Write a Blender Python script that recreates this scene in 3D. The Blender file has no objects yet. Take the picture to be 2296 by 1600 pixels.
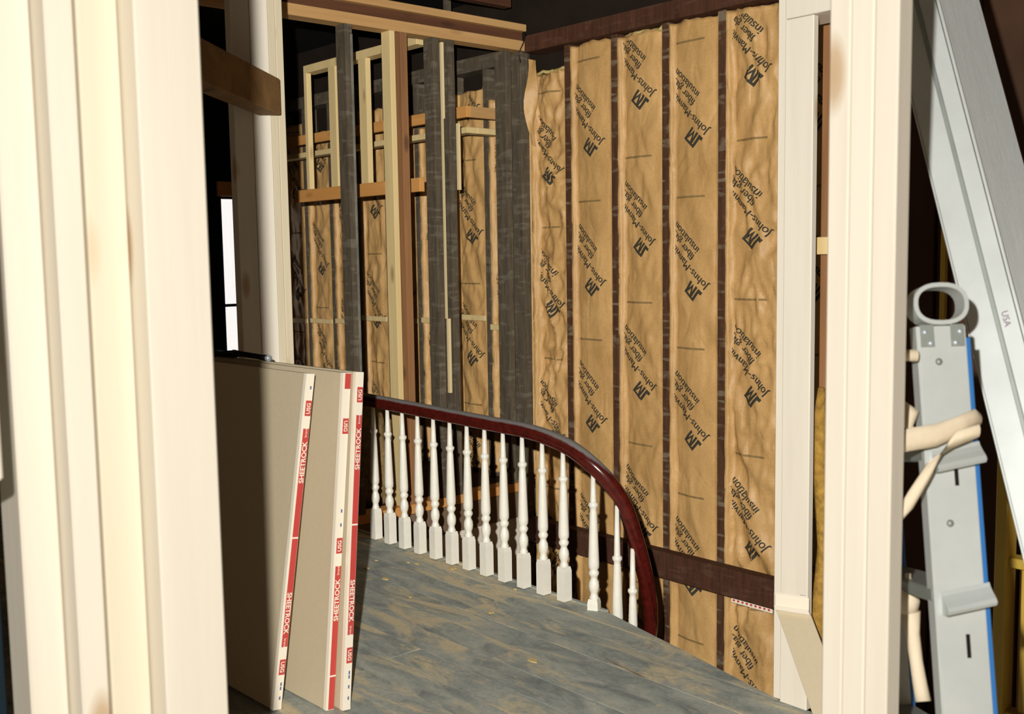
import bpy, bmesh, math, random
from mathutils import Vector, noise, Matrix
random.seed(7)
S = bpy.context.scene
COL = S.collection

# ------------------------------------------------------------------ camera
EYE = 1.6
cam = bpy.data.cameras.new('camera')
camo = bpy.data.objects.new('camera', cam); COL.objects.link(camo)
R_ = Vector((0.66505416, 0.74663202, -0.01560773))
U_ = Vector((-0.06100713, 0.07514745, 0.99530447))
F_ = Vector((-0.74429907, 0.66097919, -0.095527))
camo.matrix_world = Matrix(((R_.x, U_.x, -F_.x, 0), (R_.y, U_.y, -F_.y, 0), (R_.z, U_.z, -F_.z, EYE), (0, 0, 0, 1)))
cam.sensor_width = 36; cam.lens = 36 * 2383.2 / 2296
cam.clip_start = 0.02; cam.clip_end = 100
cam.dof.use_dof = True; cam.dof.focus_distance = 5.0; cam.dof.aperture_fstop = 7.0
S.camera = camo

# ------------------------------------------------------------------ sky, flash, exposure
W = bpy.data.worlds.new('World'); S.world = W; W.use_nodes = True
bg = W.node_tree.nodes['Background']
bg.inputs[0].default_value = (1.0, 0.96, 0.93, 1); bg.inputs[1].default_value = 1.1
fl = bpy.data.lights.new('camera_flash', 'POINT'); fl.shadow_soft_size = 0.016
flo = bpy.data.objects.new('camera_flash', fl); COL.objects.link(flo)
flo.location = Vector((0, 0, EYE)) + R_ * (-0.13) + U_ * 0.17
fl.energy = 1.0; fl.color = (1.0, 0.972, 0.918)
fl.use_nodes = True
nt = fl.node_tree; em = nt.nodes['Emission']
lf = nt.nodes.new('ShaderNodeLightFalloff')
FLASH = 10200.0
lf.inputs['Strength'].default_value = FLASH; lf.inputs['Smooth'].default_value = 200.0
nt.links.new(lf.outputs['Quadratic'], em.inputs['Strength'])
S.view_settings.view_transform = 'Standard'; S.view_settings.look = 'None'
S.view_settings.gamma = 1.0; S.view_settings.use_curve_mapping = False
S.view_settings.exposure = 0.0

# ------------------------------------------------------------------ materials
def lin(r, g, b):
    f = lambda c: (c / 255 / 12.92) if c / 255 <= 0.04045 else ((c / 255 + 0.055) / 1.055) ** 2.4
    return (f(r), f(g), f(b), 1)
class NT:
    def __init__(s, name):
        s.m = bpy.data.materials.new(name); s.m.use_nodes = True
        s.t = s.m.node_tree; s.b = s.t.nodes['Principled BSDF']
        s.tc = s.t.nodes.new('ShaderNodeTexCoord'); s.oi = s.t.nodes.new('ShaderNodeObjectInfo')
    def n(s, typ, **k):
        x = s.t.nodes.new(typ)
        for a, v in k.items():
            if hasattr(x, a): setattr(x, a, v)
            else: x.inputs[a].default_value = v
        return x
    def l(s, a, b): s.t.links.new(a, b)
    def coord(s, scale, rnd=True):
        mp = s.n('ShaderNodeMapping'); mp.inputs['Scale'].default_value = scale
        s.l(s.tc.outputs['Object'], mp.inputs['Vector'])
        if rnd:
            mu = s.n('ShaderNodeMath', operation='MULTIPLY'); s.l(s.oi.outputs['Random'], mu.inputs[0]); mu.inputs[1].default_value = 37.0
            cb = s.n('ShaderNodeCombineXYZ'); 
            for i in range(3): s.l(mu.outputs[0], cb.inputs[i])
            s.l(cb.outputs[0], mp.inputs['Location'])
        return mp.outputs[0]
    def noise(s, co, scale, detail=4, rough=.55, dist=0):
        x = s.n('ShaderNodeTexNoise'); s.l(co, x.inputs['Vector'])
        x.inputs['Scale'].default_value = scale; x.inputs['Detail'].default_value = detail
        x.inputs['Roughness'].default_value = rough; x.inputs['Distortion'].default_value = dist
        return x.outputs['Fac']
    def ramp(s, fac, stops):
        r = s.n('ShaderNodeValToRGB'); s.l(fac, r.inputs[0]); e = r.color_ramp.elements
        while len(e) > 1: e.remove(e[-1])
        e[0].position = stops[0][0]; e[0].color = stops[0][1]
        for p, c in stops[1:]:
            q = e.new(p); q.color = c
        return r.outputs[0]
    def mix(s, fac, a, b, mode='MIX'):
        m = s.n('ShaderNodeMix'); m.data_type = 'RGBA'; m.blend_type = mode
        for sock, v in ((0, fac), (6, a), (7, b)):
            if hasattr(v, 'links') or hasattr(v, 'node'): s.l(v, m.inputs[sock])
            else: m.inputs[sock].default_value = v
        return m.outputs[2]
    def bump(s, h, st=.3, d=.01):
        b = s.n('ShaderNodeBump'); s.l(h, b.inputs['Height']); b.inputs['Strength'].default_value = st; b.inputs['Distance'].default_value = d
        s.l(b.outputs[0], s.b.inputs['Normal'])
    def out(s, col, rough=.6, metal=0, spec=.3):
        if hasattr(col, 'node'): s.l(col, s.b.inputs['Base Color'])
        else: s.b.inputs['Base Color'].default_value = col
        s.b.inputs['Roughness'].default_value = rough; s.b.inputs['Metallic'].default_value = metal
        s.b.inputs['Specular IOR Level'].default_value = spec
        return s.m
BW = ((0, 0, 0, 1), (1, 1, 1, 1))
def wood(name, c1, c2, knot, axis='Z', rough=.65, knots=.5, spec=.25):
    s = NT(name)
    sc = {'Z': (1, 1, .06), 'X': (.06, 1, 1), 'Y': (1, .06, 1)}[axis]
    co = s.coord(sc)
    g = s.noise(co, 55, 5, .6, .4); big = s.noise(co, 9, 3, .5, .6)
    m = s.n('ShaderNodeMath', operation='MULTIPLY_ADD'); s.l(g, m.inputs[0]); m.inputs[1].default_value = .45; s.l(big, m.inputs[2])
    col = s.ramp(m.outputs[0], [(.45, c1), (.95, c2)])
    if knots:
        sk = {'Z': (1, 1, .35), 'X': (.35, 1, 1), 'Y': (1, .35, 1)}[axis]
        v = s.n('ShaderNodeTexVoronoi'); s.l(s.coord(sk), v.inputs['Vector']); v.inputs['Scale'].default_value = 7
        kf = s.ramp(v.outputs['Distance'], [(.0, (1, 1, 1, 1)), (.09, (.8, .8, .8, 1)), (.17, (0, 0, 0, 1))])
        kk = s.mix(knots, (0, 0, 0, 1), kf)
        col = s.mix(kk, col, knot)
    s.bump(g, .12, .004)
    return s.out(col, rough, 0, spec)
def old_wood(name, c1, c2, mark, amt):
    s = NT(name)
    g = s.noise(s.coord((1, 1, .12)), 40, 6, .65, .5)
    col = s.ramp(g, [(.3, c1), (.75, c2)])
    band = s.noise(s.coord((.15, .15, 1)), 38, 1, .3)
    blot = s.noise(s.coord((1, 1, 1)), 11, 3, .6)
    bm_ = s.ramp(band, [(.53, BW[0]), (.6, BW[1])]); bl = s.ramp(blot, [(.42, BW[0]), (.62, BW[1])])
    f = s.mix(1.0, bm_, bl, 'MULTIPLY'); f = s.mix(amt, (0, 0, 0, 1), f)
    col = s.mix(f, col, mark)
    s.bump(g, .3, .006)
    return s.out(col, .8, 0, .15)
def plain(name, c, rough=.5, metal=0, spec=.3, var=.0, scale=8, bump=0):
    s = NT(name)
    if var:
        n = s.noise(s.coord((1, 1, 1)), scale, 5, .6)
        d = tuple(x * (1 - var) for x in c[:3]) + (1,)
        col = s.ramp(n, [(.3, d), (.7, c)])
        if bump: s.bump(n, bump, .01)
    else: col = c
    return s.out(col, rough, metal, spec)
M = {}
M['pine'] = wood('new_pine', lin(220, 211, 194), lin(229, 221, 205), lin(176, 138, 88), 'Z', .6, .8)
M['pine_y'] = wood('yellow_pine', lin(220, 209, 184), lin(228, 218, 196), lin(200, 160, 100), 'Z', .6, .4)
M['pine_b'] = wood('knotty_pine', lin(205, 180, 125), lin(222, 198, 145), lin(120, 80, 40), 'Z', .7, .6)
M['pine_g'] = wood('greyed_pine', lin(196, 184, 156), lin(212, 200, 172), lin(130, 100, 60), 'Z', .7, .6)
M['tan'] = wood('tan_board', lin(186, 146, 92), lin(206, 166, 110), lin(140, 92, 50), 'X', .7, .4)
M['tan_y'] = wood('tan_plate', lin(172, 132, 82), lin(196, 156, 104), lin(120, 80, 45), 'Y', .7, .3)
M['orange'] = wood('orange_board', lin(196, 138, 72), lin(212, 154, 88), lin(130, 80, 40), 'X', .7, .4)
M['orange_y'] = wood('orange_strip', lin(190, 130, 70), lin(206, 146, 84), lin(130, 80, 40), 'Y', .7, .3)
M['brown'] = wood('brown_stud', lin(120, 84, 54), lin(158, 114, 74), lin(60, 40, 26), 'Z', .75, .7)
M['brown_y'] = wood('brown_beam', lin(66, 40, 26), lin(98, 62, 40), lin(36, 24, 18), 'Y', .75, .4)
M['beam'] = wood('weathered_beam', lin(120, 90, 54), lin(152, 116, 72), lin(50, 36, 24), 'X', .75, .5)
M['dark'] = old_wood('dark_old_stud', lin(68, 60, 49), lin(100, 90, 74), lin(130, 124, 108), .35)
M['darkred'] = old_wood('stained_old_stud', lin(62, 40, 28), lin(92, 64, 44), lin(150, 140, 118), .42)
M['plate'] = old_wood('stained_plate', lin(58, 36, 26), lin(88, 56, 40), lin(120, 100, 80), .15)
M['lath'] = wood('lath_strip', lin(206, 186, 140), lin(224, 204, 160), lin(160, 120, 70), 'Z', .7, .2)
M['white'] = plain('white_paint', lin(232, 228, 214), .35, 0, .45, .06, 30)
M['plaster'] = plain('white_plaster', lin(222, 212, 196), .8, 0, .2, .12, 6)
M['ceil'] = plain('dark_unlit_boards', lin(26, 24, 24), .9, 0, .1, .3, 5)  # dark stain, with the flash fading over distance put into the colour
M['sheath'] = plain('dark_sheathing', lin(40, 32, 26), .9, 0, .1, .3, 4)
M['shell'] = plain('old_plaster', lin(120, 100, 80), .9, 0, .1, .2, 2)
M['ink'] = plain('grey_ink', lin(62, 58, 48), .7, 0, .1)
M['ink2'] = plain('faint_ink', lin(134, 110, 70), .7, 0, .1)
M['scrap2'] = plain('golden_fibreglass', lin(186, 146, 70), .95, 0, .05, .55, 30, .8)
M['scrap'] = plain('dirty_fibreglass', lin(150, 126, 84), .95, 0, .05, .5, 25, .8)
M['grey'] = plain('grey_plaster_smear', lin(122, 120, 108), .85, 0, .1, .5, 9)
M['fiber'] = plain('yellow_fibreglass', lin(196, 176, 112), .95, 0, .05, .35, 40, .6)
M['red'] = plain('red_tape_print', lin(196, 72, 66), .5, 0, .3, .05, 20)
M['tape'] = plain('white_tape', lin(238, 228, 208), .5, 0, .3)
M['blue_ink'] = plain('blue_ink', lin(96, 110, 150), .6, 0, .2)
M['purple_ink'] = plain('purple_ink', lin(110, 70, 110), .6, 0, .2)
M['drywall'] = plain('drywall_paper', lin(203, 188, 158), .8, 0, .15, .05, 60)
M['gyp'] = plain('gypsum_edge', lin(228, 216, 190), .8, 0, .15)
M['alu'] = plain('dull_aluminium', lin(198, 203, 200), .45, .25, .5, .12, 9)
M['alu_d'] = plain('ribbed_aluminium', lin(150, 156, 150), .5, .4, .5, .15, 14)
M['deckd'] = plain('grimy_deck', lin(84, 84, 76), .6, .2, .3, .2, 10)
M['bluep'] = plain('blue_plastic', lin(46, 108, 172), .4, 0, .4)
M['dk'] = plain('dark_slot', lin(30, 26, 24), .8, 0, .1)
M['black'] = plain('black_plastic', lin(24, 24, 26), .4, 0, .4)
M['lens'] = plain('pale_metal_cap', lin(190, 200, 206), .25, .3, .6)
M['cloth'] = plain('cream_strap', lin(230, 214, 186), .85, 0, .1, .1, 20, .2)
M['yel'] = plain('yellow_rail', lin(176, 146, 60), .5, 0, .3, .1, 10)
M['plank_shade'] = plain('shaded_brown_planks', lin(66, 46, 34), .85, 0, .1, .35, 3)  # brown boards, with the shade behind the post put into the colour
M['chip'] = plain('pale_chip', lin(206, 180, 120), .8, 0, .1)
def kraft():
    s = NT('kraft_paper')
    co = s.coord((1, 1, 1)); n = s.noise(co, 3, 4, .6); f = s.noise(co, 90, 3, .6)
    col = s.ramp(n, [(.3, lin(176, 137, 84)), (.7, lin(197, 157, 101))])
    col = s.mix(.08, col, s.ramp(f, [(.3, BW[0]), (.7, BW[1])]), 'OVERLAY')
    c2 = s.noise(s.coord((1, 1, .55)), 6, 2, .45, .6)
    m = s.n('ShaderNodeMath', operation='SUBTRACT'); s.l(c2, m.inputs[0]); m.inputs[1].default_value = .5
    a = s.n('ShaderNodeMath', operation='ABSOLUTE'); s.l(m.outputs[0], a.inputs[0])
    s.bump(a.outputs[0], .8, .03)
    return s.out(col, .5, 0, .35)
M['kraft'] = kraft()
def mahogany():
    s = NT('mahogany')
    g = s.noise(s.coord((1, 1, 1), False), 30, 4, .6, .5)
    col = s.ramp(g, [(.3, lin(62, 17, 13)), (.75, lin(92, 28, 20))])
    ge = s.n('ShaderNodeNewGeometry'); sx = s.n('ShaderNodeSeparateXYZ'); s.l(ge.outputs['Normal'], sx.inputs[0])
    d = s.noise(s.coord((1, 1, 1), False), 14, 5, .7)
    mm = s.n('ShaderNodeMath', operation='MULTIPLY_ADD'); s.l(d, mm.inputs[0]); mm.inputs[1].default_value = .25; s.l(sx.outputs[2], mm.inputs[2])
    f = s.ramp(mm.outputs[0], [(.66, BW[0]), (.88, BW[1])])
    f2 = s.mix(.85, (0, 0, 0, 1), f)
    col = s.mix(f2, col, lin(128, 126, 122))
    s.l(s.ramp(f, [(0, (.22,) * 3 + (1,)), (1, (.9,) * 3 + (1,))]), s.b.inputs['Roughness'])
    m = s.out(col, .22, 0, .5)
    return m
M['mahog'] = mahogany()
M['panel'] = plain('unlit_blue_grey', lin(26, 40, 48), .8, 0, .1, .3, 4)  # darkness of the unlit room put into the colour of the added panel
def floorpaint():
    s = NT('worn_floor_paint')
    co = s.coord((.45, 1, 1)); cr = s.coord((.35, 1.2, 1))
    n1 = s.noise(co, 9, 6, .68, .6); n2 = s.noise(cr, 4.2, 7, .72, .9); n3 = s.noise(s.coord((1, 1, 1)), 60, 3, .7)
    col = s.ramp(n1, [(.28, lin(116, 122, 120)), (.5, lin(154, 158, 150)), (.72, lin(180, 180, 166))])
    w = s.ramp(n2, [(.5, BW[0]), (.6, BW[1])])
    col = s.mix(w, col, lin(198, 184, 152))
    br = s.ramp(s.noise(cr, 2.1, 5, .7, .4), [(.66, BW[0]), (.7, BW[1])])
    col = s.mix(br, col, lin(122, 98, 74))
    col = s.mix(.12, col, s.ramp(n3, [(.3, BW[0]), (.7, BW[1])]), 'OVERLAY')
    s.bump(n2, .25, .004)
    return s.out(col, .75, 0, .2)
M['floor'] = floorpaint()
def glass():
    s = NT('window_glass')
    t = s.n('ShaderNodeBsdfTransparent'); g = s.n('ShaderNodeBsdfGlossy'); g.inputs['Roughness'].default_value = .02
    mx = s.n('ShaderNodeMixShader'); mx.inputs[0].default_value = .06
    s.l(t.outputs[0], mx.inputs[1]); s.l(g.outputs[0], mx.inputs[2])
    s.l(mx.outputs[0], s.t.nodes['Material Output'].inputs['Surface'])
    return s.m
M['glass'] = glass()

# ------------------------------------------------------------------ helpers
WL = {}
def tag(o, label=None, cat=None, group=None, kind=None):
    if label: o['label'] = label
    if cat: o['category'] = cat
    if group: o['group'] = group
    if kind: o['kind'] = kind
    return o
def empty(name, loc, label=None, cat=None, group=None, kind=None):
    o = bpy.data.objects.new(name, None); COL.objects.link(o); o.location = loc
    o.empty_display_size = .1
    WL[o] = Vector(loc)
    return tag(o, label, cat, group, kind)
def link(name, me, mat, world, parent=None):
    o = bpy.data.objects.new(name, me); COL.objects.link(o)
    WL[o] = Vector(world)
    if parent: o.parent = parent; o.location = WL[o] - WL[parent]
    else: o.location = world
    if mat and not me.materials: me.materials.append(M[mat] if isinstance(mat, str) else mat)
    return o
def mk(name, V, F, mat, parent=None, smooth=False, bevel=0):
    V = [Vector(v) for v in V]
    lo = [min(v[i] for v in V) for i in range(3)]; hi = [max(v[i] for v in V) for i in range(3)]
    o = Vector(((lo[0] + hi[0]) / 2, (lo[1] + hi[1]) / 2, lo[2]))
    me = bpy.data.meshes.new(name); me.from_pydata([v - o for v in V], [], F); me.validate()
    bm = bmesh.new(); bm.from_mesh(me)
    if len(F) > 1: bmesh.ops.recalc_face_normals(bm, faces=bm.faces)
    if bevel: bmesh.ops.bevel(bm, geom=bm.edges[:], offset=bevel, segments=1, affect='EDGES')
    bm.to_mesh(me); bm.free()
    if smooth:
        for p in me.polygons: p.use_smooth = True
    return link(name, me, mat, o, parent)
BF = [(0, 1, 2, 3), (4, 7, 6, 5), (0, 4, 5, 1), (1, 5, 6, 2), (2, 6, 7, 3), (3, 7, 4, 0)]
def box(name, x0, x1, y0, y1, z0, z1, mat, parent=None, bevel=.002):
    V = [(x0, y0, z0), (x1, y0, z0), (x1, y1, z0), (x0, y1, z0), (x0, y0, z1), (x1, y0, z1), (x1, y1, z1), (x0, y1, z1)]
    return mk(name, V, BF, mat, parent, bevel=bevel)
def obox(name, P, a, b, c, mat, parent=None, bevel=.002):
    P, a, b, c = Vector(P), Vector(a), Vector(b), Vector(c)
    V = [P, P + a, P + a + b, P + b, P + c, P + a + c, P + a + b + c, P + b + c]
    return mk(name, V, BF, mat, parent, bevel=bevel)
def prism(name, poly, z0, z1, mat, parent=None):
    n = len(poly); V = [(x, y, z0) for x, y in poly] + [(x, y, z1) for x, y in poly]
    F = [tuple(range(n))[::-1], tuple(range(n, 2 * n))] + [(i, (i + 1) % n, n + (i + 1) % n, n + i) for i in range(n)]
    return mk(name, V, F, mat, parent)
def tube(name, pts, r, mat, parent=None, n=8, smooth=True):
    pts = [Vector(p) for p in pts]; V = []; F = []
    rr = r if isinstance(r, (list, tuple)) else [r] * len(pts)
    for i, p in enumerate(pts):
        t = (pts[min(i + 1, len(pts) - 1)] - pts[max(i - 1, 0)]).normalized()
        a = t.cross(Vector((0, 0, 1)) if abs(t.z) < .9 else Vector((1, 0, 0))).normalized(); b = t.cross(a)
        for k in range(n):
            an = 2 * math.pi * k / n
            V.append(p + (a * math.cos(an) + b * math.sin(an)) * rr[i])
    for i in range(len(pts) - 1):
        for k in range(n):
            F.append((i * n + k, i * n + (k + 1) % n, (i + 1) * n + (k + 1) % n, (i + 1) * n + k))
    F.append(tuple(range(n))); F.append(tuple(range((len(pts) - 1) * n, len(pts) * n)))
    return mk(name, V, F, mat, parent, smooth)
_tc = {}
def text2d(s, size=1.0, off=0.0):
    """flat lettering mesh: vertices (x, y) and faces"""
    k = (s, size, off)
    if k not in _tc:
        cu = bpy.data.curves.new('lettering', 'FONT'); cu.body = s; cu.size = size; cu.offset = off; cu.resolution_u = 3
        ob = bpy.data.objects.new('lettering', cu); COL.objects.link(ob)
        bpy.context.view_layer.update()
        me = bpy.data.meshes.new_from_object(ob.evaluated_get(bpy.context.evaluated_depsgraph_get()))
        _tc[k] = ([(v.co.x, v.co.y) for v in me.vertices], [tuple(p.vertices) for p in me.polygons])
        bpy.data.objects.remove(ob); bpy.data.curves.remove(cu); bpy.data.meshes.remove(me)
    return _tc[k]
def pchip(xs, ys, x):
    if x <= xs[0]: return ys[0]
    for i in range(len(xs) - 1):
        if x <= xs[i + 1]:
            sl = lambda j: (ys[j + 1] - ys[j]) / (xs[j + 1] - xs[j])
            def tg(j):
                if j == 0: return sl(0)
                if j == len(xs) - 1: return sl(j - 1)
                a, b = sl(j - 1), sl(j)
                return 0 if a * b <= 0 else 2 * a * b / (a + b)
            h = xs[i + 1] - xs[i]; t = (x - xs[i]) / h
            return ((2 * t ** 3 - 3 * t * t + 1) * ys[i] + (t ** 3 - 2 * t * t + t) * h * tg(i) + (-2 * t ** 3 + 3 * t * t) * ys[i + 1] + (t ** 3 - t * t) * h * tg(i + 1))
    return ys[-1] + (x - xs[-1]) * (ys[-1] - ys[-2]) / (xs[-1] - xs[-2])

# ------------------------------------------------------------------ shell of the house
st = dict(kind='structure')
tag(box('ceiling', -9.2, 3.2, -3.2, 5.3, 3.42, 3.6, 'ceil', bevel=0), 'dark stained board ceiling, coloured as unlit, above the wall plates', **st)
tag(box('wall_east', 3.0, 3.2, -3.2, 5.3, -3, 3.42, 'shell', bevel=0), 'old plaster wall of the near room', **st)
tag(box('wall_south', -9.2, 3.0, -3.2, -3.0, -3, 3.42, 'shell', bevel=0), 'old plaster wall along the near room', **st)
# west wall with window opening  Y 4.52..4.84, z .45..2.15
ww = box('wall_west', -9.2, -9.0, -3.0, 4.50, -3, 3.42, 'ceil', bevel=0); tag(ww, 'dark end wall around the far window', **st)
box('wall_panel', -9.2, -9.0, 4.86, 5.06, -3, 3.42, 'ceil', ww, 0)
box('wall_panel', -9.2, -9.0, 4.50, 4.86, -3, .42, 'ceil', ww, 0)
box('wall_panel', -9.2, -9.0, 4.50, 4.86, 2.17, 3.42, 'ceil', ww, 0)
box('head_trim', -9.0, -8.97, 4.46, 4.90, 2.17, 2.30, 'orange_y', ww)
wi = empty('window_1', (-9.06, 4.68, .42), 'tall narrow window with a thin bar, bright daylight outside', kind='structure')
box('pane', -9.082, -9.078, 4.52, 4.84, .44, 1.165, 'glass', wi, 0); box('pane', -9.082, -9.078, 4.52, 4.84, 1.19, 2.15, 'glass', wi, 0)
box('window_bar', -9.10, -9.06, 4.50, 4.86, 1.165, 1.19, 'dk', wi)
for a in ((4.50, 4.52), (4.84, 4.86)): box('window_frame', -9.10, -9.06, a[0], a[1], .42, 2.17, 'dk', wi)
for a in ((.42, .44), (2.15, 2.17)): box('window_frame', -9.10, -9.06, 4.52, 4.84, a[0], a[1], 'dk', wi)
# lower storey and floor slab round the stairwell
tag(box('floor_lower', -9.0, 3.0, -3.0, 5.06, -3.1, -2.95, 'shell', bevel=0), 'floor of the storey below the stairwell', **st)
fb = prism('floor', [(-9, -3), (3, -3), (3, 5.05), (-1.9, 5.05), (-1.9, 3.15), (-2.2, 3.135), (-2.485, 3.2), (-2.89, 3.275), (-3.2, 3.36), (-5.36, 3.36), (-5.36, 5.05), (-9, 5.05)], -.2, -.022, 'shell')
tag(fb, 'worn grey painted plank floor of the landing', **st)
EDGE = [(3.135, -2.12), (3.16, -2.2), (3.231, -2.485), (3.305, -2.89), (3.385, -3.2)]
def edge_x(y):
    if y <= EDGE[0][0]: return 3.0
    for (a, xa), (b, xb) in zip(EDGE, EDGE[1:]):
        if y <= b: return xa + (xb - xa) * (y - a) / (b - a)
    return EDGE[-1][1]
ys = [-3.0]
while ys[-1] < 3.0: ys.append(ys[-1] + .145)
ys[-1] = 3.135; ys += [3.26, 3.385]
for i in range(len(ys) - 1):
    y0, y1 = ys[i] + .001, ys[i + 1] - .001
    xe0, xe1 = (3.0, 3.0) if ys[i + 1] <= 3.14 else (edge_x(y0), edge_x(y1))
    j = -6.2 + random.random() * 1.6; j2 = -3.9 + random.random() * 1.4 if i % 2 else None
    cuts = [-9.0, j] + ([j2] if j2 and ys[i + 1] < 3.2 else [])
    for k, x0 in enumerate(cuts):
        last = k == len(cuts) - 1
        dz = random.uniform(-.0012, .0012)
        P = [(x0 + .001, y0), ((xe0 if last else cuts[k + 1] - .001), y0), ((xe1 if last else cuts[k + 1] - .001), y1), (x0 + .001, y1)]
        prism('plank', P, -.022, dz, 'floor', fb)
for i in range(5): box('plank', -8.99, -5.47, 3.39 + i * .33, 3.39 + i * .33 + .325, -.022, 0, 'plank_shade', fb, 0)
for i in range(6): box('plank', -1.88, 2.99, 3.14 + i * .315, 3.14 + i * .315 + .31, -.022, 0, 'plank_shade', fb, 0)
box('nosing', -5.36, -3.2, 3.375, 3.40, -.05, .006, 'floor', fb)

# ------------------------------------------------------------------ back wall (insulated)
YS = 4.935
wb = tag(box('wall_back', -9.0, 3.0, 5.06, 5.25, -3, 3.42, 'sheath', bevel=0), 'exterior stud wall packed with kraft faced insulation', **st)
SC = [-4.98 + .41 * k for k in range(-9, 9)]
NUM = ['first and second', 'second and third', 'third and fourth', 'fourth and fifth']
GS = 'old studs of the insulated wall'
for k, x in enumerate(SC):
    right = x > -5.3
    if abs(x + 5.39) < .02 or k - 9 > 7: continue
    z0 = -2.95 if right and x < -2 else 0
    o = box('stud', x - .025, x + .025, YS, 5.06, z0, 2.94 if right else 2.9, 'darkred' if right else 'dark')
    j = k - 9
    if not right: tag(o, 'dim dark stud between insulation batts of the far room', 'stud', 'far room studs')
    elif j < 4: tag(o, 'dark stained stud with lath marks between the %s batts from the corner' % NUM[j], 'stud', GS)
    else: tag(o, 'dark stained stud of the insulated wall past the jamb post', 'stud', 'studs past the jamb')
tag(box('top_plate', -5.35, 3.0, YS - .03, 5.058, 2.942, 3.05, 'plate'), 'dark stained top plate above the insulation batts', 'beam')
tag(box('top_plate', -9.0, -5.47, YS, 5.06, 2.902, 3.0, 'dark'), 'dim dark top plate in the far room', 'beam')
tag(box('ledger', -5.33, -2.0, 4.85, YS - .004, -.37, -.207, 'plate', None, .004), 'dark brown ledger board crossing the insulation low in the stairwell', 'board')
for i, z in zip(range(-9, -1), (1.04, 1.05, 1.06, 1.10, 1.10, 1.11, 1.15, 1.09)):
    x = -4.98 + .41 * i
    tag(box('blocking', x + .027, x + .383, YS - .012, YS + .0, z - .02, z + .02, 'pine_b'), 'pale blocking strip across an insulation batt of the far room', 'blocking', 'far room blocking')
# the corner: two dark posts
tag(box('corner_stud', -5.47, -5.36, 4.74, 4.79, .04, 2.94, 'dark'), 'dark grey corner stud on the far room side', 'stud')
tag(box('corner_stud', -5.47, -5.345, 4.862, 4.933, -2.95, 2.94, 'dark'), 'wide dark grey corner stud next to the crumpled first batt', 'stud')

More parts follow.
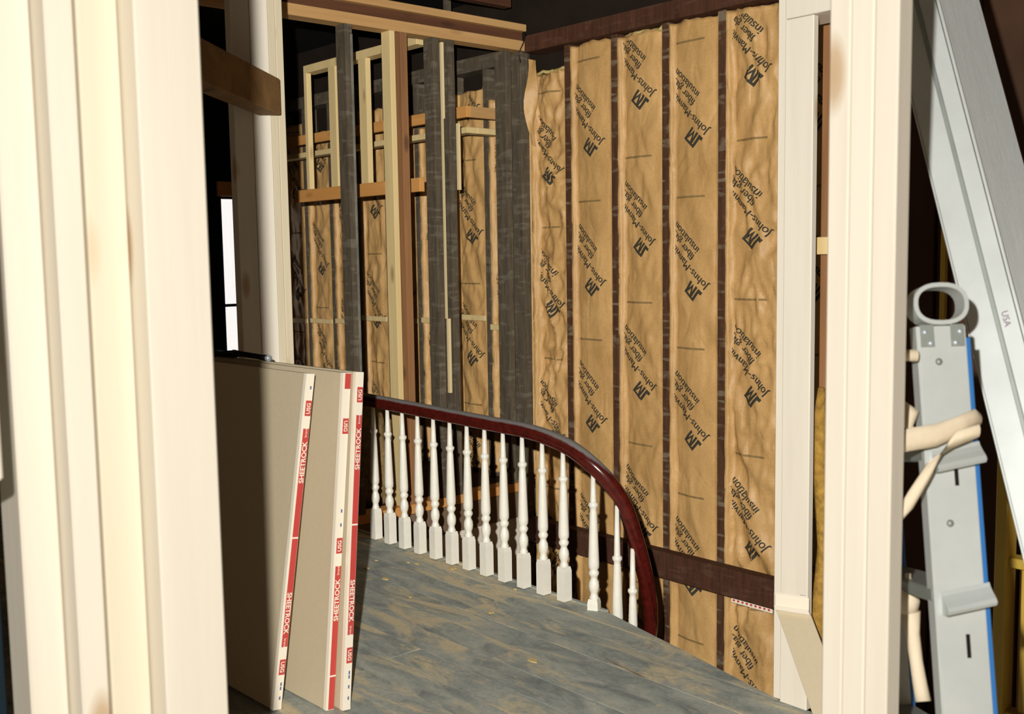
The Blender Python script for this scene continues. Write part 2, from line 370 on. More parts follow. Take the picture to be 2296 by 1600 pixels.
# ------------------------------------------------------------------ insulation batts
PER = .89
def batt(x0, x1, z0, z1, seed, crump, label, za, fold_top=0):
    w = x1 - x0
    def f(x, z):
        u = (x - x0) / w; e = min(u, 1 - u)
        base = .004 + .03 * min(1, e / .07) if e < .07 else .034 - .022 * min(1, (e - .07) / .3) ** .6
        wob = .010 * noise.noise(Vector((x * 2 + seed, z * 1.4, seed * 1.7))) * min(1, e / .07)
        k_ = min(1, e / .05) * crump
        wx = .12 * noise.noise(Vector((x * 4, z * 3, seed + 5)))
        q = abs(noise.noise(Vector(((x + wx) * 5 + z * 2.2 + seed * 3, z * 1.3 - x * 2.5, seed))))
        q2 = abs(noise.noise(Vector(((x + wx) * 9 - z * 3 + seed, z * 4.5 + x * 6, seed * 2.3))))
        q3 = abs(noise.noise(Vector((x * 22 + z * 5, z * 12 - x * 6, seed * 1.3))))
        rid = -.026 * k_ * min(q, .5); rid2 = -(.018 * min(q2, .45) + .006 * q3) * k_ * crump
        edge = .006 * noise.noise(Vector((seed, z * 9, u * 2))) if e < .1 else 0
        return YS + base + wob - rid - rid2 + edge
    nx, nz = 26, max(8, int((z1 - z0) / .02))
    V = []; F = []
    us = [0, .03, .07, .12] + [.12 + .76 * i / (nx - 6) for i in range(1, nx - 6)] + [.88, .93, .97, 1]
    nx = len(us)
    for j in range(nz + 1):
        for u in us:
            z = z0 + (z1 - z0) * j / nz
            if j == nz: z += .02 * noise.noise(Vector((u * 5, seed, 0)))
            x = x0 + w * u
            V.append((x, f(x, z), z))
    for j in range(nz):
        for i in range(nx - 1):
            a = j * nx + i; F.append((a, a + 1, a + nx + 1, a + nx))
    ring = [i for i in range(nx)] + [j * nx + nx - 1 for j in range(1, nz + 1)] + [nz * nx + i for i in range(nx - 2, -1, -1)] + [j * nx for j in range(nz - 1, 0, -1)]
    b0 = len(V)
    for i in ring: V.append((V[i][0], 5.055, V[i][2]))
    for i in range(len(ring)):
        k = (i + 1) % len(ring); F.append((ring[i], b0 + i, b0 + k, ring[k]))
    root = empty('insulation_batt', ((x0 + x1) / 2, 5.0, z0), label, 'insulation', 'kraft faced batts in the back wall')
    fc = mk('kraft_facing', V, F, 'kraft', root, smooth=True)
    if fold_top:
        pts = [(x0 + .02 + (w - .04) * t, 4.985 + .012 * math.sin(t * 9 + seed), z1 + .005 + .012 * noise.noise(Vector((t * 6, seed, 3)))) for t in [i / 12 for i in range(13)]]
        tube('fibreglass_edge', pts, [.010 + .012 * abs(noise.noise(Vector((i * .9, seed, 7)))) for i in range(13)], 'fiber', root, 7)
    # printed lettering that follows the paper, one block per repeat
    A = math.radians(137); ca, sa = math.cos(A), math.sin(A)
    za0 = za
    while za0 - PER > z0 - .3: za0 -= PER
    def block(z):
        bm = bmesh.new(); jx, jz = x0 + w * .78, z + .01
        def put(vs, fs, tx, ty):
            q = [bm.verts.new((jx + ca * (tx + a) - sa * (ty + b), 0, jz + sa * (tx + a) + ca * (ty + b))) for a, b in vs]
            for fce in fs:
                try: bm.faces.new([q[i] for i in fce])
                except ValueError: pass
        for s_, sz, tx, ty in (('Johns-Manville', .066, 0, 0), ('fiber glass', .064, .185, -.064), ('insulation', .064, .185, -.116)):
            for sh in (0, .003): put(*text2d(s_, sz), tx + sh, ty)
        # square emblem: a dark block cut by pale strokes that read as J and M
        for quad in ([(0, 0), (.030, 0), (.036, .020), (0, .020)], [(.018, .0), (.036, .0), (.036, .080), (.018, .080)],
                     [(.044, 0), (.060, 0), (.060, .080), (.044, .080)], [(.060, .080), (.078, .034), (.078, .0), (.052, .070)],
                     [(.078, .034), (.094, .080), (.102, .070), (.078, .0)], [(.094, 0), (.110, 0), (.110, .080), (.094, .080)], [(.018, .072), (.110, .072), (.110, .086), (.018, .086)]):
            put(quad, [(0, 1, 2, 3)], 0, .062)
        for co, no in (((x0 + w * .06, 0, 0), (-1, 0, 0)), ((x1 - w * .05, 0, 0), (1, 0, 0)), ((0, 0, z1 - .03), (0, 0, 1)), ((0, 0, z0 + .02), (0, 0, -1))):
            bmesh.ops.bisect_plane(bm, geom=bm.verts[:] + bm.edges[:] + bm.faces[:], plane_co=co, plane_no=no, clear_outer=True)
        if len(bm.faces) < 3: bm.free(); return
        bmesh.ops.triangulate(bm, faces=bm.faces)
        for _ in range(2):
            le = [e for e in bm.edges if e.calc_length() > .022]
            if le: bmesh.ops.subdivide_edges(bm, edges=le, cuts=1)
            bmesh.ops.triangulate(bm, faces=bm.faces)
        me = bpy.data.meshes.new('printed_lettering')
        for v in bm.verts: v.co.y = f(v.co.x, v.co.z) - .003
        o = Vector(((x0 + x1) / 2, YS, z))
        for v in bm.verts: v.co -= o
        bm.to_mesh(me); bm.free()
        link('printed_lettering', me, 'ink', o, root)
    z = za0
    while z < z1 + .3: block(z); z += PER
    z = za0 - .37
    while z < z1 - .05:                      # faint printed dashes
        if z > z0 + .05:
            V = []; F = []
            for i in range(13):
                xa = x0 + w * (.1 + .05 * i)
                for zz in (z, z + .012): V.append((xa, f(xa, zz) - .003, zz))
            for i in range(12): F.append((2 * i, 2 * i + 2, 2 * i + 3, 2 * i + 1))
            mk('printed_dash', V, F, 'ink2', root)
        z += PER
    return root
OR = ['first', 'second', 'third', 'fourth', 'fifth']
DET = ['badly crumpled, its top corner peeled open', 'mostly smooth', 'creased near its top', 'smoothest and best lit', 'wrinkled, beside the pale jamb post']
ZA = [1.255, 1.409, 1.659, 1.396, 1.694]
CR = [1.9, .6, 1.05, .75, 1.7]
TOPS = [2.80, 2.93, 2.92, 2.93, 2.93]
b_first = None
for i in range(5):
    k = SC.index(-4.98 + .41 * i) if (-4.98 + .41 * i) in SC else i + 9
    x0 = (SC[9 + i - 1] if i else -5.34) + .027; x1 = SC[9 + i] - .027
    if i == 0: x0 = -5.335
    r = batt(x0, x1, -1.6, TOPS[i], 3.1 + i * 5.7, CR[i], 'kraft faced insulation batt, %s from the corner posts, %s' % (OR[i], DET[i]), ZA[i], i in (0, 2))
    if i == 0: b_first = r
# beyond the jamb post
for i in range(5, 8):
    batt(SC[9 + i - 1] + .027, SC[9 + i] - .027, -1.6 if i < 7 else .0, 2.93, 9.9 + i * 3.3, .8, 'kraft faced insulation batt behind the dark planks, %s past the jamb' % OR[i - 5], 1.3 + .2 * i)
# far room behind the old frame
WH = ['next to the window wall', 'second from the window wall', 'behind the loose short studs', 'behind the dark scarred stud', 'behind the light pine stud', 'behind the brown stud', 'behind the pair of dark studs', 'beside the dark corner posts']
for n, i in enumerate(range(-9, -1)):
    x = -4.98 + .41 * i
    batt(x + .027, x + .383, .03, 2.78 - .1 * (n % 3), 40 + n * 4.1, 1.3, 'dim kraft faced insulation batt in the far room, %s' % WH[n], 1.3 + .23 * (n % 4))
# peeled corner of the first batt
V = []; F = []
for j in range(11):
    for i in range(5):
        t = j / 10; u = i / 4
        x = -5.335 + .02 * t + (.075 - .035 * t) * u + .012 * math.sin(6 * t); z = 2.90 - .56 * t - .02 * u
        y = YS - .008 - .05 * math.sin(math.pi * t) * (1 - u) ** 1.5 + .010 * math.sin(9 * t + 4 * u)
        V.append((x, y, z))
for j in range(10):
    for i in range(4): a = j * 5 + i; F.append((a, a + 1, a + 6, a + 5))
V2 = [(x, y + .002, z) for x, y, z in V]; n = len(V)
mk('peeled_flap', V + V2, F + [tuple(q + n for q in f)[::-1] for f in F], 'kraft', b_first, smooth=True)

# ------------------------------------------------------------------ old frame wall to the left (X = -5.36)
wl = tag(box('wall_left', -5.47, -5.37, 3.36, 4.86, -2.95, -.025, 'plaster', bevel=0), 'open old stud wall above white stairwell plaster', **st)
def studB(y, mat, w=.05, z0=.04, z1=2.955, name='stud'): return box(name, -5.46, -5.36, y, y + w, z0, z1, mat, wl)
s1 = studB(3.50, 'dark'); s1['label'] = 'dark scarred old stud with plaster smears'
box('plaster_smear', -5.365, -5.356, 3.535, 3.552, .9, 2.9, 'grey', s1, .003)
box('stud', -5.45, -5.36, 3.817, 3.855, .04, 2.955, 'pine_b', wl)['label'] = 'light new pine stud'
studB(3.895, 'brown')
d1 = studB(4.143, 'dark'); d2 = studB(4.262, 'dark')
box('lath', -5.375, -5.352, 4.205, 4.222, 2.46, 2.93, 'lath', d2, .001)
box('lath', -5.375, -5.352, 4.215, 4.234, .72, 1.20, 'lath', d2, .001)
box('lath', -5.375, -5.352, 4.325, 4.343, 2.02, 2.44, 'lath', d2, .001)
box('lath', -5.375, -5.352, 4.205, 4.210, 1.20, 2.46, 'lath', d2, .0005)
box('sole_plate', -5.47, -5.36, 3.36, 4.86, -.02, .04, 'orange_y', wl)
box('top_plate', -5.47, -5.36, 1.2, 4.935, 2.955, 3.02, 'tan_y', wl)
box('plate_filler', -5.47, -5.40, 1.2, 4.935, 3.02, 3.085, 'brown_y', wl)
box('top_plate', -5.47, -5.36, 1.2, 4.935, 3.085, 3.13, 'tan_y', wl)
box('joist_end', -5.45, -5.38, 4.15, 4.82, 3.23, 3.30, 'brown_y', wl)
tag(tube('hanging_wire', [(-5.33, 4.90, 3.06), (-5.32, 4.87, 3.0), (-5.335, 4.84, 2.93), (-5.34, 4.86, 2.87)], .004, 'black', None, 6), 'thin black wire loop hanging at the corner of the plates', 'wire')
# framing of the far room: short stud bulkhead
bk = empty('bulkhead_frame', (-6.2, 4.12, 2.06), 'bulkhead of short pale studs over an orange header board', 'frame')
z0 = 2.10
box('header_board', -7.05, -5.50, 4.12, 4.16, 2.012, z0, 'orange', bk)
box('top_plate', -6.87, -5.50, 4.12, 4.21, 2.93, 2.985, 'pine_b', bk)
for x in (-6.87, -6.54, -6.16):
    box('stud', x, x + (.04 if x < -6.8 else .09), 4.12, 4.16, z0, 2.93, 'pine_b', bk)
# dropped soffit against the back wall
sf = empty('soffit_frame', (-6.5, 4.7, 2.42), 'dropped soffit frame of orange boards against the insulated wall', 'frame')
box('face_board', -8.3, -5.60, 4.60, 4.635, 2.525, 2.60, 'orange', sf)
box('side_board', -5.635, -5.60, 4.637, 4.90, 2.525, 2.60, 'tan_y', sf)
box('bottom_board', -8.3, -5.60, 4.60, 4.69, 2.42, 2.46, 'pine_b', sf)
for x in (-8.28, -5.88): box('hanger', x, x + .04, 4.64, 4.68, 2.462, 3.42, 'dark', sf)
box('bottom_board', -5.69, -5.60, 4.692, 4.90, 2.42, 2.46, 'pine_b', sf)
# loose insulation heap by the sole plate
V = []; F = []
for j in range(13):
    for i in range(17):
        t = j / 12; a = 2 * math.pi * i / 17
        r = (.17 - .10 * t ** 2) * (1 + .35 * noise.noise(Vector((math.cos(a) * 1.5, math.sin(a) * 1.5, t * 4))))
        V.append((-5.78 + r * math.cos(a) * .9, 3.86 + r * math.sin(a), .0 + .66 * t + .03 * noise.noise(Vector((a, t, 9)))))
for j in range(12):
    for i in range(17): F.append((j * 17 + i, j * 17 + (i + 1) % 17, (j + 1) * 17 + (i + 1) % 17, (j + 1) * 17 + i))
F.append(tuple(range(17))[::-1]); F.append(tuple(range(12 * 17, 13 * 17)))
tag(mk('insulation_scrap', V, F, 'scrap', None, True), 'heap of dirty loose fibreglass standing behind the balusters', 'insulation')

# ------------------------------------------------------------------ stair railing
YB = 3.35; X0 = -3.35; RR = .2
rl = empty('stair_railing', (-4.2, YB, 0), 'curved stair railing with white turned balusters and dark red handrail', 'railing')
SX = [-5.6, -4.82, -4.3, -3.876, -3.733, -3.596, -3.433, X0 + .0001]
SZ = [.772, .762, .752, .744, .742, .733, .706, .680]
AZ = [0, 26, 56, 78, 110, 150, 180]; AV = [.680, .618, .478, .275, -.02, -.32, -.50]
s_a = [X0 + math.radians(a) * RR for a in AZ]
KX = SX[:-1] + s_a; KZ = SZ[:-1] + AV
def path(s):
    if s <= X0: x, y, t = s, YB, Vector((1, 0))
    else:
        a = (s - X0) / RR
        if a <= math.pi: x, y, t = X0 + RR * math.sin(a), YB + RR * (1 - math.cos(a)), Vector((math.cos(a), math.sin(a)))
        else: x, y, t = X0 - (s - X0 - math.pi * RR), YB + 2 * RR, Vector((-1, 0))
    return x, y, pchip(KX, KZ, s) if s <= KX[-1] else KZ[-1] - (s - KX[-1]) * .75, t
prof = []
for a in range(0, 181, 20):
    an = math.radians(a); prof.append((.034 * math.cos(an), .036 + .032 * math.sin(an)))
prof += [(-.031, .026), (-.024, .018), (-.026, .010), (-.022, 0), (.022, 0), (.026, .010), (.024, .018), (.031, .026)]
ss = [-5.6 + i * .1 for i in range(20)]; ss = [s for s in ss if s < -3.75] + [-3.75 + i * .02 for i in range(20)]
ss = [s for s in ss if s < X0] + [X0 + RR * math.radians(a) for a in range(0, 181, 6)] + [X0 + RR * math.pi + .1 * i for i in range(1, 12)]
V = []; F = []; n = len(prof)
for s in ss:
    x, y, z, t = path(s); x2, y2, z2, _ = path(s + .01); x1, y1, z1, _ = path(s - .01)
    T = Vector((x2 - x1, y2 - y1, z2 - z1)).normalized()
    side = Vector((t.y, -t.x, 0)); up = side.cross(T)
    if up.z < 0: up = -up
    for a, b in prof: V.append(Vector((x, y, z)) + side * a + up * b)
for i in range(len(ss) - 1):
    for k in range(n): F.append((i * n + k, i * n + (k + 1) % n, (i + 1) * n + (k + 1) % n, (i + 1) * n + k))
F.append(tuple(range(n))); F.append(tuple(range((len(ss) - 1) * n, len(ss) * n)))
hr = mk('handrail', V, F, 'mahog', rl, smooth=True); hr['label'] = 'dusty dark red handrail curving down at its end'
# well string below the curved part
V = []; F = []
sl = [X0 + RR * math.radians(a) for a in range(0, 181, 10)] + [X0 + RR * math.pi + .15 * i for i in range(1, 8)]
for s in sl:
    x, y, z, t = path(s); zb = min(-.01, z - .73); nn = Vector((t.y, -t.x, 0))
    for o_, zz in ((-.02, zb), (.02, zb), (.02, zb - .28), (-.02, zb - .28)): V.append(Vector((x, y, zz)) + nn * o_)
for i in range(len(sl) - 1):
    for k in range(4): F.append((i * 4 + k, i * 4 + (k + 1) % 4, (i + 1) * 4 + (k + 1) % 4, (i + 1) * 4 + k))
F.append((0, 1, 2, 3)); F.append(tuple(range(len(V) - 4, len(V))))
mk('well_string', V, F, 'white', rl)
def baluster_mesh(ext=0.0, H=.74):
    bm = bmesh.new(); hb = .0245
    sq = []
    for z, k in ((0, 1.0), (.148, 1.0), (.168, .84)):
        sq.append([bm.verts.new((sx * hb * k, sy * hb * k, z)) for sx, sy in ((-1, -1), (1, -1), (1, 1), (-1, 1))])
    bm.faces.new(sq[0][::-1])
    for a, b in zip(sq, sq[1:]):
        for i in range(4): bm.faces.new((a[i], a[(i + 1) % 4], b[(i + 1) % 4], b[i]))
    bm.faces.new(sq[-1])
    e = ext
    pr = [(.166, .019), (.176, .022), (.184, .017), (.196, .0165), (.210, .0225), (.228, .0245), (.246, .0222), (.260, .0155), (.268, .015), (.276, .021), (.286, .0245), (.296, .021), (.302, .0175), (.312, .0245), (.330, .0252), (.50, .0195), (.568, .0168), (.576, .0150), (.586, .0165), (.596, .0232), (.606, .0225), (.612, .0145), (.63, .0142), (H + e, .0095)]
    N = 14; rows = []
    for z, r in pr: rows.append([bm.verts.new((r * math.cos(2 * math.pi * k / N), r * math.sin(2 * math.pi * k / N), z)) for k in range(N)])
    for a, b in zip(rows, rows[1:]):
        for k in range(N):
            fc = bm.faces.new((a[k], a[(k + 1) % N], b[(k + 1) % N], b[k])); fc.smooth = True
    bm.faces.new(rows[-1])
    me = bpy.data.meshes.new('baluster'); bm.to_mesh(me); bm.free(); me.materials.append(M['white'])
    return me
bme = baluster_mesh()
for i in range(12):
    x = -4.955 + .1375 * i if i else -4.957
    x = -3.433 - .1387 * (11 - i)
    z = pchip(KX, KZ, x); o = link('baluster', bme, None, (x, YB, .007), rl)
    o.scale.z = (z + .004 - .007) / .74
for a, ext in ((26, .0), (56.5, .10), (78.5, .055)):
    s = X0 + RR * math.radians(a); x, y, z, t = path(s)
    o = link('baluster', baluster_mesh(ext), None, (x, y, z + .004 - .74 - ext), rl); o.rotation_euler.z = math.radians(a)
# flight going down in the well
sc_ = empty('staircase', (-4.2, 4.3, -2.95), 'lower flight of stair treads down in the stairwell', 'stairs')
for i in range(8): box('tread', -3.45 - .24 * i, -3.18 - .24 * i, 3.84, 4.90, -1.32 - .2 * i, -1.28 - .2 * i, 'brown_y', sc_)
box('stringer', -5.13, -3.2, 3.80, 3.835, -2.95, -2.75, 'white', sc_)

# ------------------------------------------------------------------ drywall bundles
def bundle(bt, bb, L, c, up, label, dirx=(-1, -.035)):
    """bt/bb: back right top / bottom corner of the stack end; c: height of the middle of the tape print"""
    d = Vector((dirx[0], dirx[1], 0)).normalized(); bt, bb = Vector(bt), Vector(bb)
    e = (bt - bb); ez = e.normalized(); th = .032
    nrm = d.cross(ez).normalized()
    if nrm.y > 0: nrm = -nrm                     # towards the front of the stack
    out = -d
    root = empty('drywall_bundle', bb, label, 'drywall', 'drywall sheets leaning on the post')
    for k in range(2):
        obox('sheet', bb + nrm * (th / 2 * k + .0004), d * L, nrm * (th / 2 - .0008), e, 'drywall' , root, .001)
    # light gypsum top edge papers
    H = e.length
    tp = obox('end_tape', bb + out * .0004, out * .0012, nrm * th, e, 'tape', root, 0)
    obox('tape_lap', bb + nrm * th, d * .016, nrm * .0012, e, 'tape', tp, 0)
    def seg(z0, z1, w0=.001, w1=.025, mat='red', name='red_band'):
        z0, z1 = max(z0, .002), min(z1, H - .002)
        if z1 <= z0: return
        obox(name, bb + out * .0016 + ez * z0 + nrm * w0, out * .0008, nrm * (w1 - w0), ez * (z1 - z0), mat, tp, 0)
    seg(c - .39, c - .003); seg(c + .003, c + .39)
    seg(c + .435, c + .49); seg(c - .49, c - .435)
    if c < .5: seg(c + .62 + .40, H); seg(c + .86, c + .915)
    def word(s, size, zc, rd, w, off=.0):
        v, f = text2d(s, size, off)
        xs = [p[0] for p in v]; xm = (min(xs) + max(xs)) / 2
        yv = [p[1] for p in v]; ym = (min(yv) + max(yv)) / 2
        P = bb + out * .0030 + ez * zc + nrm * w
        A_ = ez * rd; B_ = nrm * rd              # rd=+1: reads upwards, letters' tops to the front
        VV = [P + A_ * (a - xm) + B_ * (b - ym) for a, b in v]
        z = [(q - bb).dot(ez) for q in VV]
        if min(z) < .005 or max(z) > H: return
        mk('lettering', VV, f, 'tape', tp)
    for sgn in (1, -1):
        rd = 1 if (sgn > 0) else -1
        word('SHEETROCK', .0265, c + sgn * .27, rd, .013, .0006)
        word('brand', .014, c + sgn * .375, rd, .013)
        word('USG', .021, c + sgn * .462, rd, .013, .0005)
    if c < .5: word('USG', .021, c + .8875, -1, .013, .0005)
    for q in (c + .53, c + .58, c - .53, c - .545, c - .58, c - .62):
        if .01 < q < H - .03: obox('ink_mark', bb + out * .0016 + ez * q + nrm * .008, out * .0006, nrm * .006, ez * .012, 'blue_ink', tp, 0)
    return root
bundle((-3.276, 1.969, 1.19), (-3.293, 1.796, .002), 1.95, .615, 1, 'front leaning bundle of drywall, red tape down its end, shadowed by posts')
bundle((-3.199, 2.072, 1.19), (-3.162, 1.933, .002), 1.95, .12, 1, 'middle leaning bundle of drywall, its red tape starting low')
bundle((-3.188, 2.118, 1.19), (-3.121, 1.975, .002), 1.95, .655, 1, 'rear leaning bundle of drywall whose red taped end sticks out furthest')
# black hand tool on top of the drywall
kt = empty('hand_tool', (-4.0, 2.06, 1.193), 'black hand tool with a round pale cap on top of the drywall', 'tool')
tube('handle', [(-3.80, 2.068, 1.207), (-3.86, 2.066, 1.209), (-4.00, 2.06, 1.212), (-4.06, 2.058, 1.212)], [.013, .011, .012, .015], 'black', kt, 10)
obox('body', (-4.22, 2.04, 1.193), (.17, .006, 0), (0, .036, 0), (0, 0, .022), 'black', kt, .004)
tube('lever', [(-4.17, 2.03, 1.20), (-4.08, 2.02, 1.215), (-4.0, 2.03, 1.222)], .008, 'black', kt, 8)
tube('end_cap', [(-3.80, 2.068, 1.207), (-3.78, 2.069, 1.2065)], [.014, .013], 'lens', kt, 12)

# ------------------------------------------------------------------ new posts
def post(name, loc, label, members):
    r = empty(name, loc, label, 'post')
    for m in members: box('stud', *m[:6], m[6] if len(m) > 6 else 'pine', r, .003)
    return r
ZT = 3.40
post('stud_post', (-1.5, .58, 0), 'wide overexposed post of new pine studs nailed together, knots and a dark seam', [
    (-1.538, -1.45, .608, .704, 0, ZT), (-1.588, -1.50, .549, .606, 0, ZT, 'pine_y'), (-1.588, -1.50, .506, .545, 0, ZT), (-1.638, -1.55, .452, .504, 0, ZT)])
nb = box('hanging_stud', -1.50, -1.40, .33, .392, 1.33, ZT, 'pine', None, .003)
tag(nb, 'short pine stud hanging from above, its lower end over the added dark panel beside the wide post', 'stud')
post('stud_post', (-4.26, 2.3, 0), 'built up pale pine post behind the drywall, carrying the old beam end', [
    (-4.275, -4.22, 2.188, 2.275, 0, ZT), (-4.275, -4.22, 2.277, 2.364, 0, ZT), (-4.32, -4.23, 2.368, 2.404, 0, ZT, 'pine_g'), (-4.32, -4.235, 2.407, 2.444, 0, ZT, 'pine_g')])
d = Vector((.68, -.73, 0)).normalized(); nl = Vector((-.73, -.68, 0)).normalized()
P = Vector((-4.075, 2.300, 2.216)) - d * .085
tag(obox('ceiling_beam', P, d * 1.75, nl * .10, (0, 0, .152), 'beam', None, .004), 'old dark brown beam running to the pale pine post', 'beam')
post('jamb_post', (-2.07, 3.17, 0), 'pale pine jamb post at the corner of the landing floor', [
    (-2.150, -2.114, 3.14, 3.21, 0, ZT), (-2.112, -2.003, 3.125, 3.155, 0, 2.37), (-2.112, -2.074, 3.168, 3.25, 0, ZT)])
tag(box('door_header', -2.112, -1.2, 3.125, 3.30, 2.372, 2.52, 'pine', None, .003), 'pale pine header over the opening next to the jamb post', 'beam')
post('stud_post', (-.85, 1.47, 0), 'tripled pale pine post beside the aluminium ladder, webbing tied to it', [
    (-.904, -.868, 1.452, 1.49, 0, ZT), (-.867, -.829, 1.45, 1.49, 0, ZT), (-.828, -.790, 1.449, 1.49, 0, ZT)])
tag(box('added_dark_panel', -1.70, -1.66, -.6, .45, 0, 1.9, 'panel', None, .002), 'added dark blue grey panel standing in for the unlit room beside the wide pine post', 'panel')  # added panel, its dark colour stands in for the unlit room
# drywall offcut leaning on the jamb
off = empty('drywall_offcut', (-1.6, 2.7, 0), 'narrow drywall offcut with white taped end leaning on the jamb post', 'drywall')
A_ = Vector((-2.105, 3.085, .356)); B_ = Vector((-1.65, 2.74, .012)); ax = B_ - A_; wv = Vector((.132, .01, .012)); nn = ax.cross(wv).normalized()
if nn.z < 0: nn = -nn
obox('sheet', A_, ax, wv, nn * -.013, 'drywall', off, .001)
obox('end_tape', A_ - ax.normalized() * .004 + nn * .001, ax.normalized() * .05 * .4, wv, nn * .03 * .4, 'tape', off, .001)
obox('end_tape', A_ - ax.normalized() * .018 - Vector((0, .002, 0)), ax.normalized() * .016, wv, Vector((0, 0, .046)), 'tape', off, .003)
for k in range(3): obox('blue_line', A_ - ax.normalized() * .018 - Vector((0, .0034, 0)) + wv * (.78 + .055 * k), wv * .02, Vector((0, .001, 0)), Vector((0, 0, .046)), 'blue_ink', off, 0)

# ------------------------------------------------------------------ right hand side: planked partition, post shade put into its dark colour
wr = tag(box('wall_right', -1.95, 3.0, 3.42, 3.46, 0, 3.42, 'sheath', bevel=0), 'brown plank partition behind the ladder, shade put into its dark colour', **st)
x = -1.95; i = 0
while x < 1.0:
    w = .115 + .05 * ((i * 37) % 7) / 7
    box('plank', x, x + w - .006, 3.385 + .01 * ((i * 13) % 3), 3.42, 0, 3.42, 'plank_shade' if i % 4 else 'brown', wr, .002); x += w; i += 1
box('stud', -2.085, -1.955, 3.31, 3.38, 0, 2.37, 'brown', wr)
box('blocking', -2.09, -2.03, 3.265, 3.309, 1.585, 1.645, 'pine_b', wr)
box('lath', -1.672, -1.655, 3.36, 3.38, .4, 2.4, 'yel', wr, .001)
box('lath', -1.55, -1.52, 3.35, 3.375, 1.25, 1.75, 'pine_b', wr, .001)

tag(tube('insulation_scrap', [(-2.035, 3.27, .002), (-2.045, 3.265, .3), (-2.035, 3.27, .55), (-2.04, 3.265, .8), (-2.05, 3.26, 1.0), (-2.045, 3.265, 1.12)], [.03, .028, .02, .03, .024, .012], 'scrap2', None, 9), 'upright wisp of yellow fibreglass in the gap beside the jamb post', 'insulation')
# ------------------------------------------------------------------ ladder standing by the post
T0 = Vector((-.81, 1.64, 1.462)); T1 = Vector((-.719, 1.569, .891)); ax = (T1 - T0)
kz = (T0.z - .005) / (T0.z - T1.z); FT = T0 + ax * kz; up = (T0 - T1).normalized()
TP = T0 + up * .015
d2 = Vector((-.74, .667, 0)).normalized()
wv = up.cross(d2).normalized()
if wv.dot(R_) < 0: wv = -wv
d2 = wv.cross(up).normalized()
if d2.x > 0: d2 = -d2
ld = empty('step_ladder', FT, 'aluminium ladder with blue edged rails tied to the post', 'ladder')
HWD = .038
def rail(base, flip):
    Lh = (TP - FT)
    r = obox('rail', base - wv * HWD, wv * 2 * HWD, d2 * .004, Lh, 'alu', ld, .001)
    obox('flange', base - wv * (HWD + .003), wv * .004, d2 * .028, Lh, 'alu', r, .001)
    b = obox('blue_edge', base + wv * HWD, wv * .007, d2 * .028, Lh - up * .02, 'bluep', r, .001)
    return r
r1 = rail(FT, 1); SEP = .36
r2 = rail(FT + d2 * SEP, -1)
# hoop on the rail top
def hoop(base):
    c = base + (TP - FT) + up * .035; V = []; F = []; N = 28
    for k in range(N):
        a = 2 * math.pi * k / N; e1, e2 = math.cos(a), math.sin(a)
        p = c + wv * (.040 * math.copysign(abs(e1) ** .8, e1)) + up * (.030 * math.copysign(abs(e2) ** .85, e2))
        rdir = (wv * e1 + up * e2).normalized()
        for o_, dd in ((0, -.006), (.007, -.006), (.007, .032), (0, .032)): V.append(p + rdir * (o_ - .003) + d2 * dd)
    for k in range(N):
        for m in range(4): F.append((k * 4 + m, k * 4 + (m + 1) % 4, ((k + 1) % N) * 4 + (m + 1) % 4, ((k + 1) % N) * 4 + m))
    mk('hoop', V, F, 'alu', ld)
    for sx in (-1, 1):
        q = obox('rivet_plate', base + (TP - FT) + wv * (sx * .024 - .011) - up * .034 - d2 * .0015, wv * .022, d2 * .002, up * .036, 'alu_d', ld, .0005)
        for (a, b) in ((-.004, .006), (.004, .024)):
            pc = base + (TP - FT) + wv * (sx * .024 + a * sx) - up * (.034 - b)
            tube('rivet', [pc - d2 * .001, pc - d2 * .0035, pc - d2 * .005], [.0045, .004, .0015], 'lens', q, 8)
hoop(FT)
L = (TP - FT).length
def onrail(h, w): return FT + up * h + wv * w
zc = lambda z: (z - FT.z) / up.z
for z in (1.42, 1.17): tube('bolt', [onrail(zc(z), -.008) - d2 * .0005, onrail(zc(z), -.008) - d2 * .004], [.006, .004], 'alu_d', r1, 8)
for z in (1.245, .985, .72): obox('slot', onrail(zc(z) - .018, .004) - d2 * .0008, wv * .006, d2 * .001, up * .036, 'dk', r1, 0)
def tread(zz, k):
    h = zc(zz)
    V = []; F = []
    prf = [(.035, -.036), (.006, -.036), (-.010, .0), (-.016, .044), (-.022, .050), (-.028, .046), (-.030, .036)]
    # lip bracket on the rail outside
    pr = [(.0, .001), (-.006, .004), (-.014, .012), (-.022, .022), (-.028, .026), (-.033, .022), (-.034, .012), (-.034, .0)]
    for wq, tl in ((-.030, -.004), (.046, .010)):
        for a, b in pr: V.append(onrail(h + a + tl, wq) - d2 * b)
    m = len(pr)
    F = [(i, i + 1, m + i + 1, m + i) for i in range(m - 1)] + [tuple(range(m)), tuple(range(m, 2 * m)), (m - 1, 0, m, 2 * m - 1)]
    b = mk('tread_lip', V, F, 'alu', ld, False)
    # tread between the rails
    obox('tread', onrail(h - .02, -.042) + d2 * .006, wv * .084, d2 * (SEP - .008), up * .022, 'alu_d', ld, .003)
for zz in (1.285, 1.07, .82, .57, .32): tread(zz, 0)

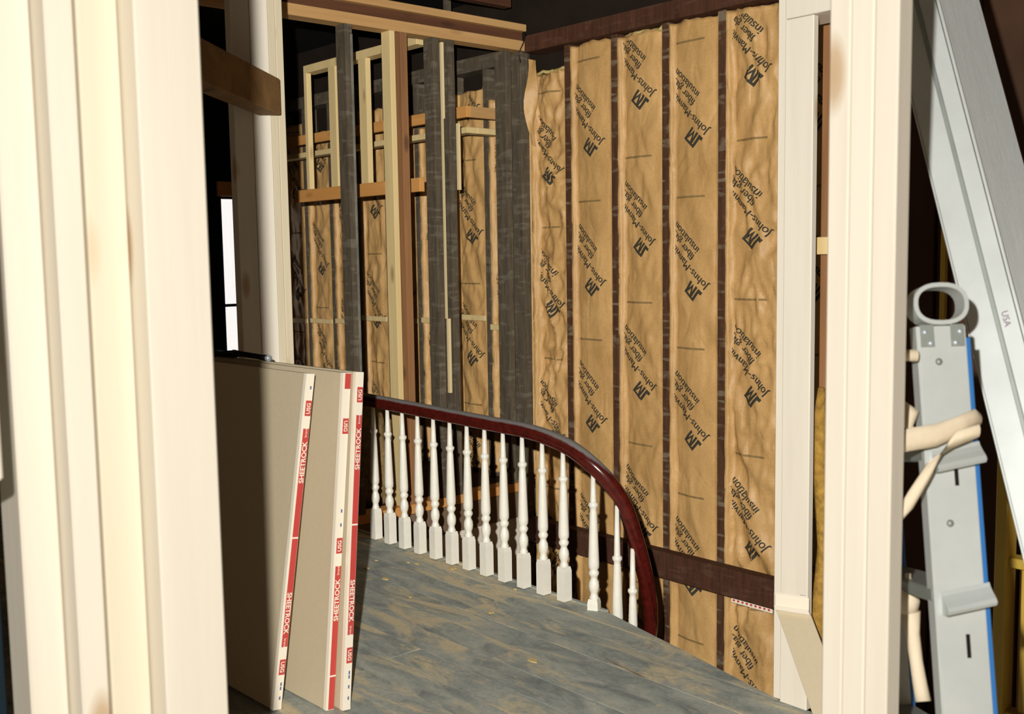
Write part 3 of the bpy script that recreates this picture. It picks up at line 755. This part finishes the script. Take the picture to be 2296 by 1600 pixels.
# straps and cloth
def ribbon(name, pts, hw, dirs, mat, parent=None, th=.003):
    V = []; F = []
    for p, w_, dv in zip(pts, hw, dirs):
        p = Vector(p); dv = Vector(dv).normalized()
        for s_ in (-1, -.33, .33, 1): V.append(p + dv * w_ * s_ - F_ * (.004 * (1 - s_ * s_)))
    n = 4
    for i in range(len(pts) - 1):
        for k in range(3): F.append((i * n + k, i * n + k + 1, (i + 1) * n + k + 1, (i + 1) * n + k))
    N0 = len(V); V += [v + F_ * th for v in V]; F += [tuple(q + N0 for q in f)[::-1] for f in F]
    for i in range(len(pts) - 1):
        for k in (0, 3): F.append((i * n + k, (i + 1) * n + k, N0 + (i + 1) * n + k, N0 + i * n + k))
    return mk(name, V, F, mat, parent, True)
def at(x, y, dep): return Vector((0, 0, EYE)) + (R_ * ((x - 1148) / 2383.2) - U_ * ((y - 800) / 2383.2) + F_) * dep
wb_ = empty('webbing_strap', at(2100, 985, 1.66), 'cream cloth strap wound round the ladder rail and the post', 'strap')
ribbon('wrap', [at(1990, 998, 1.64), at(2040, 985, 1.64), at(2100, 975, 1.655), at(2150, 955, 1.66), at(2186, 935, 1.67), at(2200, 940, 1.70)], [.016, .018, .018, .016, .013, .008], [(0, 0, 1)] * 6, 'cloth', wb_)
ribbon('tail', [at(2196, 965, 1.655), at(2140, 985, 1.645), at(2098, 1025, 1.64), at(2060, 1090, 1.635), at(2025, 1150, 1.63), at(1992, 1190, 1.63)], [.010, .014, .016, .017, .017, .014], [(0, 0, 1), (.2, 0, 1), R_ * .8 + U_ * .6, R_ * .9 + U_ * .45, R_ * .9 + U_ * .45, R_ * .9 + U_ * .5], 'cloth', wb_)
ribbon('knot', [at(2016, 900, 1.70), at(2040, 930, 1.685), at(2030, 955, 1.68), at(2052, 965, 1.68)], [.010, .016, .012, .008], [R_, R_ + U_ * .4, R_, R_ - U_ * .3], 'cloth', wb_)
ribbon('upper_band', [at(2000, 796, 1.66), at(2030, 796, 1.665), at(2058, 797, 1.672)], [.009, .009, .009], [(0, 0, 1)] * 3, 'cloth', wb_)
cl = empty('rolled_cloth', at(2060, 1580, 1.72), 'cream rolled cloth hanging between the ladder rails', 'cloth')
tube('roll', [at(2040, 1370, 1.80), at(2046, 1420, 1.80), at(2054, 1480, 1.79), at(2062, 1530, 1.78), at(2070, 1572, 1.77)], [.017, .012, .011, .012, .013], 'cloth', cl, 9)
tube('flared_end', [at(2036, 1372, 1.80), at(2034, 1345, 1.80), at(2034, 1318, 1.80)], [.016, .021, .017], 'cloth', cl, 9)
tube('cord', [at(2038, 1330, 1.80), at(2036, 1285, 1.80)], .005, 'cloth', cl, 6)

# ------------------------------------------------------------------ ribbed aluminium plank leaning at the right
Pa = Vector((-1.015, 2.024, 2.055)); Pb = Vector((-.826, 1.935, 1.531)); pax = (Pa - Pb).normalized()
kb = (Pb.z - .03) / pax.z
Q0 = Pb - pax * kb; Ltot = kb + (3.2 - Pb.z) / pax.z
fh = Vector((F_.x, F_.y, 0)).normalized(); rh = Vector((R_.x, R_.y, 0)).normalized()
ds = (-rh * math.cos(math.radians(38)) + fh * math.sin(math.radians(38))); ds = (ds - pax * ds.dot(pax)).normalized()
dr = (rh * math.cos(math.radians(50)) + fh * math.sin(math.radians(50))); dr = (dr - pax * dr.dot(pax)).normalized()
pk = empty('aluminium_plank', Q0, 'long aluminium staging plank with ribbed deck leaning against the ceiling', 'plank')
obox('side_rail', Q0, ds * .092, dr * .004, pax * Ltot, 'alu', pk, .001)
obox('rail_bead', Q0 + ds * .036 - dr * .003, ds * .008, dr * .004, pax * Ltot, 'alu_d', pk, .001)
obox('lower_lip', Q0 + ds * .088, ds * .006, dr * .03, pax * Ltot, 'alu', pk, .001)
obox('deck', Q0 + ds * .004, ds * .004, dr * .30, pax * Ltot, 'deckd', pk, .001)
for k in range(28): obox('rib', Q0 + ds * .0005 + dr * (.006 + .0105 * k), ds * .004, dr * .0055, pax * Ltot, 'alu', pk, 0)
v, f = text2d('USA', .016)
Pt = Q0 + pax * (kb - .04) + ds * .03 - dr * .0008
mk('lettering', [Pt + (-pax) * a + ds * -b for a, b in v], f, 'purple_ink', pk)
# yellow rails of another ladder behind
yl = empty('yellow_ladder', (-1.05, 2.66, 0), 'dull yellow ladder rails standing in the dark behind the plank', 'ladder')
for k, (dx, dy) in enumerate(((-.075, 0), (-.02, .03))):
    box('rail', -1.08 + dx, -1.08 + dx + .03, 2.64 + dy, 2.70 + dy, 0, 1.45, 'yel', yl, .003)
for z in (.4, .8, 1.2): box('rung', -1.15, -1.05, 2.655, 2.70, z, z + .025, 'yel', yl, .002)

# ------------------------------------------------------------------ small things
ps = box('paper_strip', -3.66, -3.38, 4.925, 4.93, -.425, -.395, 'tape', None, 0); tag(ps, 'white paper strip with red marks under the dark ledger', 'paper strip')
for k in range(9): box('red_mark', -3.65 + .03 * k, -3.635 + .03 * k, 4.9235, 4.925, -.416, -.404, 'red', ps, 0)
for k, (x, y) in enumerate(((-4.45, 3.2), (-4.40, 3.22), (-4.30, 2.95), (-3.98, 2.87), (-4.52, 2.99), (-4.2, 3.3), (-3.72, 3.30), (-3.55, 3.0), (-3.0, 2.75), (-4.6, 3.1))):
    s_ = .011 + .006 * (k % 3); an = k * 1.3
    P = [(x + s_ * math.cos(an + t) * (1 + .4 * math.sin(3 * t + k)), y + s_ * .6 * math.sin(an + t)) for t in [i * 2 * math.pi / 7 for i in range(7)]]
    tag(prism('wood_chip', P, .0015, .0055, 'chip'), 'small pale wood chip lying on the grey floor', 'wood chip', 'wood chips on the landing floor')
